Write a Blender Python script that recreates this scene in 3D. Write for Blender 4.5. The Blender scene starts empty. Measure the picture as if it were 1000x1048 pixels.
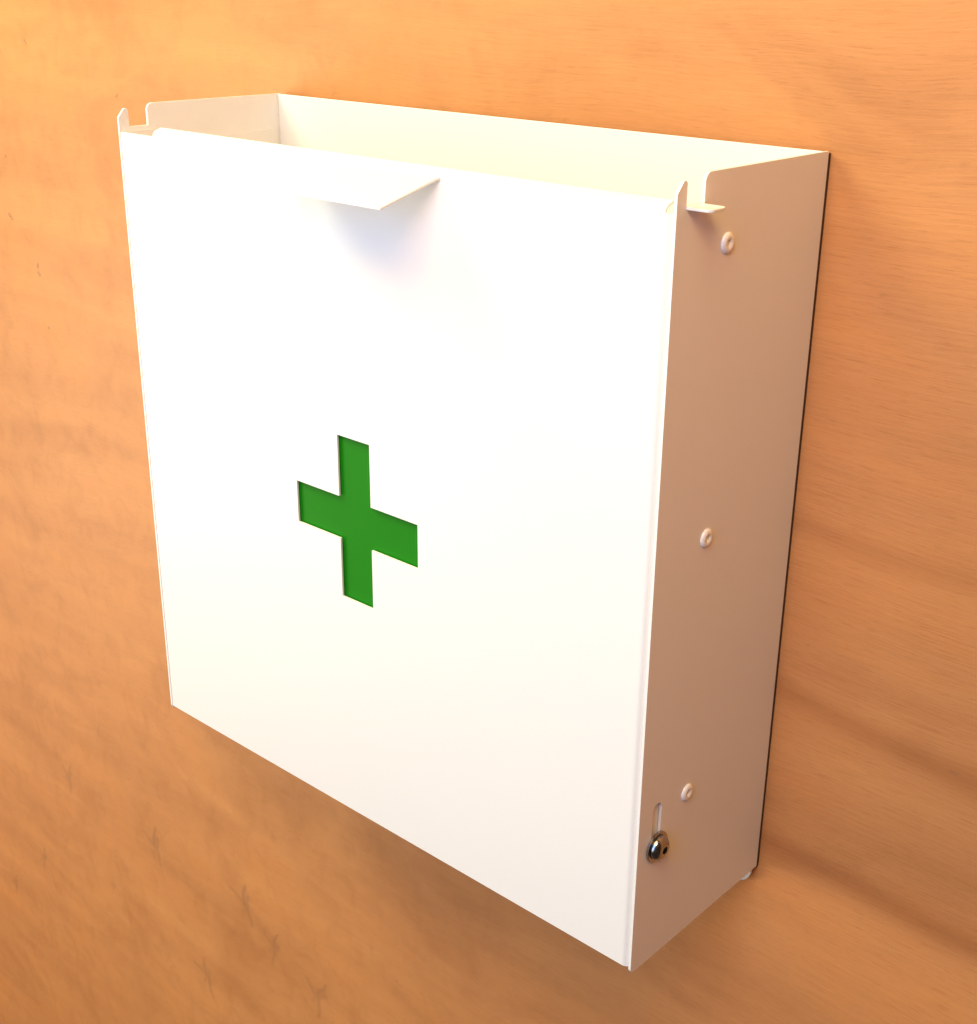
import bpy, bmesh, math
from mathutils import Vector, Matrix
S = 0.001                                    # all sizes below are millimetres
scene = bpy.context.scene
col = scene.collection

# ------------------------------------------------------------------ materials
def new_mat(name):
    m = bpy.data.materials.new(name); m.use_nodes = True
    return m, m.node_tree, m.node_tree.nodes['Principled BSDF']

def N(nt, kind, **kw):
    n = nt.nodes.new(kind)
    for k, v in kw.items(): setattr(n, k, v)
    return n

def mathn(nt, op, a, b=None, clamp=False):
    n = N(nt, 'ShaderNodeMath', operation=op); n.use_clamp = clamp
    for i, s in enumerate((a, b)):
        if s is None: continue
        if isinstance(s, (int, float)): n.inputs[i].default_value = s
        else: nt.links.new(s, n.inputs[i])
    return n.outputs[0]

def mixc(nt, fac, a, b, mode='MIX'):
    n = N(nt, 'ShaderNodeMix', data_type='RGBA', blend_type=mode)
    for i, s in ((0, fac), (6, a), (7, b)):
        if isinstance(s, (int, float)): n.inputs[i].default_value = s
        elif isinstance(s, tuple): n.inputs[i].default_value = (*s, 1)
        else: nt.links.new(s, n.inputs[i])
    return n.outputs[2]

def noise(nt, vec, scale, detail=4, rough=.5, dist=0):
    n = N(nt, 'ShaderNodeTexNoise'); n.inputs['Scale'].default_value = scale
    n.inputs['Detail'].default_value = detail; n.inputs['Roughness'].default_value = rough
    n.inputs['Distortion'].default_value = dist
    nt.links.new(vec, n.inputs['Vector']); return n.outputs['Fac']

def ramp(nt, fac, stops):
    n = N(nt, 'ShaderNodeValToRGB'); cr = n.color_ramp
    while len(cr.elements) > 1: cr.elements.remove(cr.elements[-1])
    for i, (p, c) in enumerate(stops):
        e = cr.elements[0] if i == 0 else cr.elements.new(p)
        e.position = p; c = c if isinstance(c, tuple) else (c, c, c); e.color = (*c, 1)
    nt.links.new(fac, n.inputs[0]); return n.outputs[0]

def mapping(nt, vec, scale=(1, 1, 1), rot=(0, 0, 0), loc=(0, 0, 0)):
    n = N(nt, 'ShaderNodeMapping'); n.inputs['Scale'].default_value = scale
    n.inputs['Rotation'].default_value = rot; n.inputs['Location'].default_value = loc
    nt.links.new(vec, n.inputs[0]); return n.outputs[0]

def paint(name, base, rough=.38, grain=.02):
    m, nt, b = new_mat(name)
    tc = N(nt, 'ShaderNodeTexCoord').outputs['Object']
    f = noise(nt, tc, 900, 3)
    big = noise(nt, tc, 9, 3)
    c = mixc(nt, big, tuple(x*.985 for x in base), base)
    nt.links.new(c, b.inputs['Base Color'])
    nt.links.new(mathn(nt, 'ADD', mathn(nt, 'MULTIPLY', big, .08), rough-.04), b.inputs['Roughness'])
    bp = N(nt, 'ShaderNodeBump'); bp.inputs['Strength'].default_value = grain
    bp.inputs['Distance'].default_value = .0006
    nt.links.new(f, bp.inputs['Height']); nt.links.new(bp.outputs[0], b.inputs['Normal'])
    return m

WHITE = paint('white_powder_coat', (.80, .79, .765), .42, .12)
RIVET = paint('rivet_enamel', (.84, .83, .81), .24, 0)
GREEN = paint('green_acrylic', (.009, .195, .004), .5, .03)
GREEN.node_tree.nodes['Principled BSDF'].inputs['Specular IOR Level'].default_value = .06

def metal(name, base, rough, scale=400):
    m, nt, b = new_mat(name)
    tc = N(nt, 'ShaderNodeTexCoord').outputs['Object']
    f = noise(nt, tc, scale, 4)
    nt.links.new(mixc(nt, f, tuple(x*.7 for x in base), base), b.inputs['Base Color'])
    nt.links.new(mathn(nt, 'ADD', mathn(nt, 'MULTIPLY', f, .2), rough), b.inputs['Roughness'])
    b.inputs['Metallic'].default_value = 1
    return m
STEEL = metal('zinc_steel', (.46, .46, .47), .12)
GAP_DARK = paint('dark_gap', (.07, .034, .018), .9, .3)

def plywood():
    m, nt, b = new_mat('varnished_plywood')
    tc = N(nt, 'ShaderNodeTexCoord').outputs['Object']
    warp = N(nt, 'ShaderNodeTexNoise'); warp.inputs['Scale'].default_value = 2.6; warp.inputs['Detail'].default_value = 2
    nt.links.new(tc, warp.inputs['Vector'])
    vm = N(nt, 'ShaderNodeVectorMath', operation='MULTIPLY_ADD')
    nt.links.new(warp.outputs['Color'], vm.inputs[0]); vm.inputs[1].default_value = (.03, .0, .055)
    nt.links.new(tc, vm.inputs[2]); wv = vm.outputs[0]
    sep = N(nt, 'ShaderNodeSeparateXYZ'); nt.links.new(tc, sep.inputs[0])
    X, Z = sep.outputs['X'], sep.outputs['Z']
    # veneer figure: broad streaks along the grain, fine pores, soft cloudy blotches
    streak = noise(nt, mapping(nt, wv, (1.6, 1, 15)), 1.6, 5, .55, .3)
    fine = noise(nt, mapping(nt, wv, (9, 1, 190)), 3.0, 5, .65)
    pore = noise(nt, mapping(nt, wv, (45, 1, 700)), 1.6, 3, .6)
    blotch = noise(nt, mapping(nt, tc, (1, 1, 1.7), (0, .35, 0)), 8, 5, .55, .8)
    mott = noise(nt, mapping(nt, tc, (1, 1, .75), (0, -.6, 0)), 44, 5, .65, .7)
    base = ramp(nt, streak, [(.28, (.52, .224, .077)), (.5, (.575, .251, .086)), (.72, (.62, .279, .096))])
    base = mixc(nt, .75, base, ramp(nt, blotch, [(.3, (.84, .80, .78)), (.5, (1, 1, 1)), (.72, (1.08, 1.03, .92))]), 'MULTIPLY')
    # grain shows strongly on the right, blotchy figure on the left
    right = mathn(nt, 'MULTIPLY', mathn(nt, 'SUBTRACT', X, .0), 2.2, clamp=True)
    left = mathn(nt, 'SUBTRACT', 1.0, right, clamp=True)
    gf = mathn(nt, 'ADD', mathn(nt, 'MULTIPLY', right, .16), .24)
    base = mixc(nt, gf, base, ramp(nt, fine, [(.3, (.82, .77, .72)), (.5, (1, 1, 1)), (.7, (1.05, 1.05, 1.03))]), 'MULTIPLY')
    base = mixc(nt, gf, base, ramp(nt, pore, [(.34, (.72, .66, .6)), (.44, (1, 1, 1))]), 'MULTIPLY')
    base = mixc(nt, mathn(nt, 'MULTIPLY', left, .38), base, ramp(nt, mott, [(.3, (.80, .74, .68)), (.5, (1, 1, 1)), (.7, (1.08, 1.07, 1.05))]), 'MULTIPLY')
    # two darker growth bands crossing the veneer on the lower right
    wz = noise(nt, mapping(nt, tc, (2.4, 1, 1)), 1.5, 2)
    def band(z0, slope, w, dark):
        line = mathn(nt, 'ADD', mathn(nt, 'MULTIPLY', mathn(nt, 'SUBTRACT', X, .43), slope), z0)
        d = mathn(nt, 'SUBTRACT', mathn(nt, 'ADD', Z, mathn(nt, 'MULTIPLY', mathn(nt, 'SUBTRACT', wz, .5), .025)), line)
        g = mathn(nt, 'DIVIDE', d, w)
        g = mathn(nt, 'POWER', 2.718, mathn(nt, 'MULTIPLY', mathn(nt, 'MULTIPLY', g, g), -1.0))
        return mathn(nt, 'MULTIPLY', mathn(nt, 'MULTIPLY', g, right), dark)
    base = mixc(nt, band(.119, -.13, .0085, .5), base, (.62, .50, .42), 'MULTIPLY')
    base = mixc(nt, band(.020, -.07, .0085, .55), base, (.62, .50, .42), 'MULTIPLY')
    base = mixc(nt, band(.219, -.05, .007, .22), base, (.62, .50, .42), 'MULTIPLY')
    # bark flecks and pin marks are stored on the sheet itself as a mesh attribute
    at = N(nt, 'ShaderNodeAttribute'); at.attribute_name = 'fleck'; tot = at.outputs['Fac']
    base = mixc(nt, tot, base, (.27, .13, .06))
    nt.links.new(base, b.inputs['Base Color'])
    nt.links.new(mathn(nt, 'ADD', mathn(nt, 'MULTIPLY', fine, .2), .38), b.inputs['Roughness'])
    b.inputs['Specular IOR Level'].default_value = .35
    hgt = mathn(nt, 'SUBTRACT', mathn(nt, 'ADD', mathn(nt, 'MULTIPLY', fine, gf), mathn(nt, 'MULTIPLY', mott, mathn(nt, 'MULTIPLY', left, .45))), mathn(nt, 'MULTIPLY', tot, .25))
    bp = N(nt, 'ShaderNodeBump'); bp.inputs['Strength'].default_value = .35; bp.inputs['Distance'].default_value = .0015
    nt.links.new(hgt, bp.inputs['Height']); nt.links.new(bp.outputs[0], b.inputs['Normal'])
    return m
PLY = plywood()

# ------------------------------------------------------------------ mesh helpers
def link(name, bm, mat, parent=None, smooth=None, solid=None, bevel=None):
    bmesh.ops.remove_doubles(bm, verts=bm.verts, dist=1e-6)
    bmesh.ops.recalc_face_normals(bm, faces=bm.faces)
    me = bpy.data.meshes.new(name); bm.to_mesh(me); bm.free()
    me.materials.append(mat)
    if smooth is not None:
        for p in me.polygons: p.use_smooth = True
        me.set_sharp_from_angle(angle=math.radians(smooth))
    o = bpy.data.objects.new(name, me); col.objects.link(o)
    if parent: o.parent = parent
    if bevel:
        b = o.modifiers.new('bevel', 'BEVEL'); b.width = bevel*S; b.segments = 2; b.limit_method = 'ANGLE'; b.angle_limit = math.radians(40)
    return o

def prism(bm, pts, axis, a, b, holes=()):
    """extrude a 2-D outline (with holes) between a and b along an axis; pts in mm"""
    def co(p, t):
        return {'x': (t, p[0], p[1]), 'y': (p[0], t, p[1]), 'z': (p[0], p[1], t)}[axis]
    loops = [pts]+list(holes)
    caps = []
    for t in (a, b):
        es, ls = [], []
        for lp in loops:
            vs = [bm.verts.new(Vector(co(p, t))*S) for p in lp]
            ls.append(vs)
            es += [bm.edges.new((vs[i], vs[(i+1) % len(vs)])) for i in range(len(vs))]
        if holes: bmesh.ops.triangle_fill(bm, use_beauty=True, use_dissolve=False, edges=es)
        else: bm.faces.new(ls[0])
        caps.append(ls)
    for la, lb in zip(*caps):
        n = len(la)
        for i in range(n): bm.faces.new((la[i], la[(i+1) % n], lb[(i+1) % n], lb[i]))

def arc(cx, cy, r, a0, a1, n=8):
    return [(cx+r*math.cos(math.radians(a0+(a1-a0)*i/n)), cy+r*math.sin(math.radians(a0+(a1-a0)*i/n))) for i in range(n+1)]

def lathe_x(bm, prof, y, z, n=40, x0=0):
    """profile of (x, r) turned about the x axis"""
    rings = []
    for (x, r) in prof:
        if r < 1e-6: rings.append([bm.verts.new(Vector((x0+x, y, z))*S)]); continue
        rings.append([bm.verts.new(Vector((x0+x, y+r*math.cos(2*math.pi*i/n), z+r*math.sin(2*math.pi*i/n)))*S) for i in range(n)])
    for a, b in zip(rings, rings[1:]):
        for i in range(n):
            j = (i+1) % n
            if len(a) == 1 and len(b) == 1: continue
            if len(a) == 1: bm.faces.new((a[0], b[i], b[j]))
            elif len(b) == 1: bm.faces.new((a[i], a[j], b[0]))
            else: bm.faces.new((a[i], a[j], b[j], b[i]))

# ------------------------------------------------------------------ plywood wall
import numpy as np, random
def wall_mesh():
    xs = np.concatenate([np.linspace(-2000, -660, 12), np.arange(-650, 580, 1.8), np.linspace(590, 1600, 10)])
    zs = np.concatenate([np.linspace(-2000, -790, 12), np.arange(-780, 520, 1.8), np.linspace(530, 1500, 10)])
    nx, nz = len(xs), len(zs)
    Xg, Zg = np.meshgrid(xs, zs)
    f = np.zeros_like(Xg)
    # gentle wander so the flecks are not ruled lines
    Xw = Xg+1.2*np.sin(Zg*.21+1.3*np.sin(Xg*.12))
    Zw = Zg+1.2*np.sin(Xg*.22+1.1*np.sin(Zg*.15))
    def seg(x0, z0, x1, z1, w, a):
        nonlocal f
        dx, dz = x1-x0, z1-z0
        t = np.clip(((Xw-x0)*dx+(Zw-z0)*dz)/(dx*dx+dz*dz), 0, 1)
        d = np.hypot(Xw-x0-t*dx, Zw-z0-t*dz)
        ww = w*(1-.55*t)
        f = np.maximum(f, a*np.exp(-(d/ww*1.5)**2))
    rnd = random.Random(4)
    marks = [(-392, -291, 1.0), (-244, -303, 1.25), (-106, -299, 1.25), (-68, -326, 1.05), (-176, -420, 1.15),
             (-10, -346, 1.25), (-325, -211, .7), (-60, -205, .5), (-470, -430, .9), (-240, -160, .45), (60, -255, .4),
             (-545, -500, .9), (-330, -395, .6), (-560, -300, .7), (-420, -160, .5)]
    for (x, z, k) in marks:
        a = rnd.uniform(-.25, .25); c, s_ = math.cos(a), math.sin(a)
        for (u0, v0, u1, v1, st) in ((0, 1, 4, 17, .6), (1, 2, 3, -19, .5), (0, 0, -13, 9, .42), (6, 6, 3, -1, .5), (-4, -6, -1, -1, .3)):
            st *= .8*(1 if k > .8 else .5)*rnd.uniform(.75, 1.1)
            u1 += rnd.uniform(-2, 2); v1 += rnd.uniform(-2, 2)
            seg(x+k*(u0*c-v0*s_), z+k*(u0*s_+v0*c), x+k*(u1*c-v1*s_), z+k*(u1*s_+v1*c), 4.2*k, st)
    for (x, z, u, v) in ((-312.8, 425.3, 3, -3), (-363.7, 331.4, 1, -1), (-369.7, 280.5, 6, -2.5), (-334, 243, 1, 3), (-335, 238, 3, -2), (-190.7, 390.7, 1, 1), (-327, 190, 2, -1)):
        seg(x, z, x+u, z+v, 1.9, 1.0)
    for i in range(60):                                   # scattered pin-size pores
        x, z = rnd.uniform(-640, 560), rnd.uniform(-700, 480)
        seg(x, z, x+rnd.uniform(1, 6), z+rnd.uniform(-1.5, 1.5), rnd.uniform(1, 1.6), rnd.uniform(.12, .4))
    v = np.stack([Xg.ravel()*S, np.full(Xg.size, 3.2*S), Zg.ravel()*S], 1)
    corner = [0, nx-1, nx*nz-1, nx*(nz-1)]
    vb = v[corner].copy(); vb[:, 1] = 15*S
    verts = np.concatenate([v, vb])
    i = np.arange(nx-1)[None, :]+nx*np.arange(nz-1)[:, None]; i = i.ravel()
    q = np.stack([i, i+1, i+nx+1, i+nx], 1)
    n0 = nx*nz; c = corner
    extra = np.array([[n0+3, n0+2, n0+1, n0], [c[0], n0, n0+1, c[1]], [c[1], n0+1, n0+2, c[2]], [c[2], n0+2, n0+3, c[3]], [c[3], n0+3, n0, c[0]]])
    q = np.concatenate([q, extra])
    me = bpy.data.meshes.new('plywood_wall')
    me.vertices.add(len(verts)); me.vertices.foreach_set('co', verts.astype(np.float32).ravel())
    me.loops.add(q.size); me.loops.foreach_set('vertex_index', q.astype(np.int32).ravel())
    me.polygons.add(len(q)); me.polygons.foreach_set('loop_start', np.arange(0, q.size, 4, dtype=np.int32))
    me.update(calc_edges=True)
    at = me.attributes.new('fleck', 'FLOAT', 'POINT')
    at.data.foreach_set('value', np.concatenate([f.ravel(), np.zeros(4)]).astype(np.float32))
    me.materials.append(PLY)
    o = bpy.data.objects.new('plywood_wall', me); col.objects.link(o)
    return o
wall = wall_mesh()
wall['label'] = 'warm orange varnished plywood wall the white cabinet hangs on'
wall['category'] = 'wall'

# ------------------------------------------------------------------ cabinet
W, H, D, T = 400.0, 405.0, 122.6, 1.5
cab = bpy.data.objects.new('first_aid_cabinet', None); col.objects.link(cab)
cab['label'] = 'white metal first aid cabinet with open top and green cross on its front'
cab['category'] = 'cabinet'

def side_outline():
    p = [(-D, 2.4), *[(a, b) for a, b in arc(-D+3.4, 2.4, 3.4, 180, 270, 6)][1:], (0, 0), (0, H)]
    p += arc(-102.5+4, H-4, 4, 90, 180, 6)                 # rounded shoulder behind the notch
    p += [(-102.5, 392.4), (-115.8, 392.4), (-115.8, 401.2)]
    p += arc(-117.6, 401.2, 1.8, 0, 120, 6)[1:]
    p += [(-D, 398.0)]
    return p
slot = arc(-107.5, 93.0, 3.7, 0, 180, 8)+arc(-107.5, 68, 3.7, 180, 360, 8)
for (a, b) in ((0, T), (W-T, W)):
    bm = bmesh.new(); prism(bm, side_outline(), 'x', a, b, [slot])
    link('side_panel', bm, WHITE, cab)

bm = bmesh.new()                                           # back plate with its rounded lower ears
prism(bm, [(T+.2, H-.2), (T+.2, -3), *arc(T+11, -3.5, 10.5, 180, 270, 8), *arc(W-T-11, -3.5, 10.5, 270, 360, 8), (W-T-.2, H-.2)], 'y', -2.2, -.4)
link('back_panel', bm, WHITE, cab, bevel=.3)
bm = bmesh.new()                                           # dark sheet added to fill the gap between cabinet and wall
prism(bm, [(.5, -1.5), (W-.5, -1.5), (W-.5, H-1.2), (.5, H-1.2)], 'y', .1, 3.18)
link('dark_gap_sheet', bm, GAP_DARK, cab)
bm = bmesh.new()
prism(bm, [(T+.1, -D+6), (W-T-.1, -D+6), (W-T-.1, -2.5), (T+.1, -2.5)], 'z', 1.2, 2.6)
link('bottom_panel', bm, WHITE, cab)
bm = bmesh.new()                                           # inner plate against the left side
prism(bm, [(-100, 60), (-4, 60), (-4, 383.8), (-100, 380.6)], 'x', T+.1, T+.7)
link('inner_plate', bm, WHITE, cab)

# bent tab that pokes out of the right-hand notch
bm = bmesh.new()
prism(bm, [(W-3, -115.6), (W+7.6, -115.9), *arc(W+9, -112.6, 3.2, -70, 0, 5), *arc(W+9, -106.2, 3.2, 0, 75, 5), (W-3, -102.8)], 'z', 390.9, 392.35)
link('catch_tab', bm, WHITE, cab, bevel=.35)

# ---- door: folded sheet, cross cut through it
F = -122.3
cx, cz, ca, cl = 197.68, 195.35, 12.85, 49.05
RL, RR = .45, 4.2
def door_surface():
    bm = bmesh.new()
    prof = [(1.56, -98)]+[(1.56+RL-RL*math.cos(t), F+RL-RL*math.sin(t)) for t in [math.pi/2*i/7 for i in range(8)]]
    mid = [34, cx-cl, cx-ca, cx+ca, cx+cl]
    prof += [(x, F) for x in mid]
    prof += [(W-1.75-RR+RR*math.sin(t), F+RR-RR*math.cos(t)) for t in [math.pi/2*i/7 for i in range(8)]]+[(W-1.75, -98)]
    zs = [1.6, cz-cl, cz-ca, cz+ca, cz+cl, 389.8]
    g = [[bm.verts.new(Vector((x, y, z))*S) for z in zs] for x, y in prof]
    for i in range(len(prof)-1):
        for j in range(len(zs)-1):
            xm, zm = (prof[i][0]+prof[i+1][0])/2, (zs[j]+zs[j+1])/2
            dx, dz = abs(xm-cx), abs(zm-cz)
            if prof[i][1] == F and prof[i+1][1] == F and ((dx < ca and dz < cl) or (dz < ca and dx < cl)): continue
            bm.faces.new((g[i][j], g[i][j+1], g[i+1][j+1], g[i+1][j]))
    # short top lip leaning back over the opening
    xs = [i for i, p in enumerate(prof) if p[1] == F and p[0] >= 34]
    rows = [[g[i][-1] for i in xs]]
    for (dy, dz) in ((.25, 1.3), (.9, 2.4), (1.9, 3.2), (6.0, 4.6)):
        rows.append([bm.verts.new(Vector((prof[i][0], F+dy, 389.8+dz))*S) for i in xs])
    for a, b in zip(rows, rows[1:]):
        for i in range(len(a)-1): bm.faces.new((a[i], b[i], b[i+1], a[i+1]))
    return bm
def solidify(o, t, off):
    m = o.modifiers.new('sheet', 'SOLIDIFY'); m.thickness = t*S; m.offset = off; m.use_even_offset = True
door = link('door', door_surface(), WHITE, cab)
# make sure the sheet thickens inwards
m_ = door.data; n_ = [p for p in m_.polygons if abs(p.normal.y) > .99][0].normal.y
solidify(door, 1.2, -1 if n_ < 0 else 1)
bm = bmesh.new()                                           # handle: sloping folded plate
hx0, hx1 = 169.0, 264.7
prism(bm, [(F+.3, 390.9), (F-2.0, 390.7), (F-39.0, 381.0), (F-39.2, 379.9), (F-2.0, 389.2), (F+.3, 388.9)], 'x', hx0, hx1)
link('handle', bm, WHITE, door, bevel=.35)
bm = bmesh.new()
prism(bm, [(cx-60, cz-60), (cx+60, cz-60), (cx+60, cz+60), (cx-60, cz+60)], 'y', F+2.0, F+4.8)
link('green_cross', bm, GREEN, door)

# ---- rivets
rv = None
for (y, z) in ((-82.5, 373.0), (-81.5, 233.0), (-81.5, 90.6)):
    if rv is None:
        bm = bmesh.new()
        lathe_x(bm, [(-.5, 0), (-.5, 4.7), (.25, 4.8), (.75, 4.6), (1.25, 3.9), (1.5, 3.1), (1.5, 2.5), (1.2, 1.7), (-2.0, 1.3), (-2.1, 0)], 0, 0)
        rv = link('rivet', bm, RIVET, cab, smooth=50); o = rv
    else:
        o = rv.copy(); col.objects.link(o); o.parent = cab
    o.location = (W*S, y*S, z*S)

# ---- pivot bolt with washer and spacer in the slot
by, bz = -107.0, 71.0
bm = bmesh.new()
lathe_x(bm, [(.15, 3.3), (.15, 8.2), (.3, 8.5), (1.5, 8.5), (1.7, 8.3), (1.7, 3.3)], by, bz, x0=W)
head = bmesh.new()
lathe_x(head, [(1.75, 0), (1.75, 6.4), (2.1, 6.8), (2.9, 6.75), (3.9, 6.2), (4.9, 5.3), (5.6, 4.2), (5.95, 3.2), (5.95, 2.45)], by, bz, x0=W)
# hexagon socket
hexo = [head.verts.new(Vector((W+5.95, by+2.3*math.cos(math.radians(60*i+12)), bz+2.3*math.sin(math.radians(60*i+12))))*S) for i in range(6)]
hexi = [head.verts.new(v.co-Vector((3.0*S, 0, 0))) for v in hexo]
ring = [v for v in head.verts if abs(v.co.x-(W+5.95)*S) < 1e-7 and abs((v.co-Vector((W+5.95, by, bz))*S).length-2.45*S) < 1e-6]
es = [e for e in head.edges if e.verts[0] in ring and e.verts[1] in ring]
es += [head.edges.new((hexo[i], hexo[(i+1) % 6])) for i in range(6)]
bmesh.ops.triangle_fill(head, use_beauty=True, edges=es)
for i in range(6): head.faces.new((hexo[i], hexo[(i+1) % 6], hexi[(i+1) % 6], hexi[i]))
head.faces.new(hexi)
bolt = link('bolt', head, STEEL, cab, smooth=35)
link('washer', bm, STEEL, bolt, smooth=40)
bm = bmesh.new(); lathe_x(bm, [(-8, 0), (-8, 2.8), (1.8, 2.8), (1.8, 0)], by, bz, x0=W)
link('shank', bm, STEEL, bolt, smooth=40)

# ------------------------------------------------------------------ camera
yaw, pit, rol = -.722, -.389, .014
fw = Vector((math.cos(pit)*math.sin(yaw), math.cos(pit)*math.cos(yaw), math.sin(pit)))
rt = Vector((math.cos(yaw), -math.sin(yaw), 0)); up = rt.cross(fw)
c, s = math.cos(rol), math.sin(rol)
r2, u2 = c*rt+s*up, -s*rt+c*up
cam = bpy.data.cameras.new('camera'); co = bpy.data.objects.new('camera', cam); col.objects.link(co)
co.matrix_world = Matrix(((r2.x, u2.x, -fw.x, 717.766*S), (r2.y, u2.y, -fw.y, -588.374*S), (r2.z, u2.z, -fw.z, 483.068*S), (0, 0, 0, 1)))
cam.sensor_fit = 'HORIZONTAL'; cam.sensor_width = 36
# frame is 1000 x 1048 units; horizontal fit uses the larger side only when AUTO
cam.lens = 1380.317/1000*36
cam.shift_x = (500-515.082)/1000; cam.shift_y = (531.652-524)/1000
cam.clip_start = .01; cam.clip_end = 50
scene.camera = co

# ------------------------------------------------------------------ light
def area(name, loc, target, size, power, color, size_y=None):
    l = bpy.data.lights.new(name, 'AREA'); l.energy = power; l.color = color
    l.shape = 'RECTANGLE'; l.size = size; l.size_y = size_y or size
    o = bpy.data.objects.new(name, l); col.objects.link(o)
    o.location = Vector(loc); d = Vector(target)-o.location
    o.rotation_euler = d.to_track_quat('-Z', 'Y').to_euler()
    return o
# cool daylight from a window behind the camera, warm lamps above; the low left lights are added fill
def lamp(name, loc, size, rgb):
    m = max(rgb); area(name, loc, (.15, 0, .1), size, 10*m, tuple(c/m for c in rgb))
lamp('window_light', (.55, -1.0, .72), .40, (.08, .18, .40))
lamp('window_light', (.50, -1.4, .40), .70, (.16, .22, .44))
lamp('ceiling_strip', (-.45, -.45, 1.12), .62, (1.62, 1.60, 1.10))
lamp('ceiling_lamp', (.50, -.70, 1.20), .6, (.92, .74, .32))
lamp('side_lamp', (.90, -.80, 1.00), .35, (.66, .36, .17))
lamp('low_left_fill', (-1.20, -1.20, -.10), .8, (1.12, .98, .80))  # added fill that brightens the lower left wall, not a window
lamp('low_left_fill', (-1.70, -1.50, -.30), 1.0, (.95, .76, .58))
lamp('floor_glow', (-1.5, -1.0, -.7), .8, (.40, .22, .16))
lamp('room_fill', (.10, -1.80, .10), 1.0, (.50, .58, .50))
w = bpy.data.worlds.new('World'); scene.world = w; w.use_nodes = True
w.node_tree.nodes['Background'].inputs[0].default_value = (.05, .03, .02, 1)
w.node_tree.nodes['Background'].inputs[1].default_value = 1

scene.render.engine = 'CYCLES'
scene.view_settings.view_transform = 'Standard'; scene.view_settings.look = 'None'
scene.view_settings.gamma = 1; scene.view_settings.use_curve_mapping = False
scene.view_settings.exposure = 0
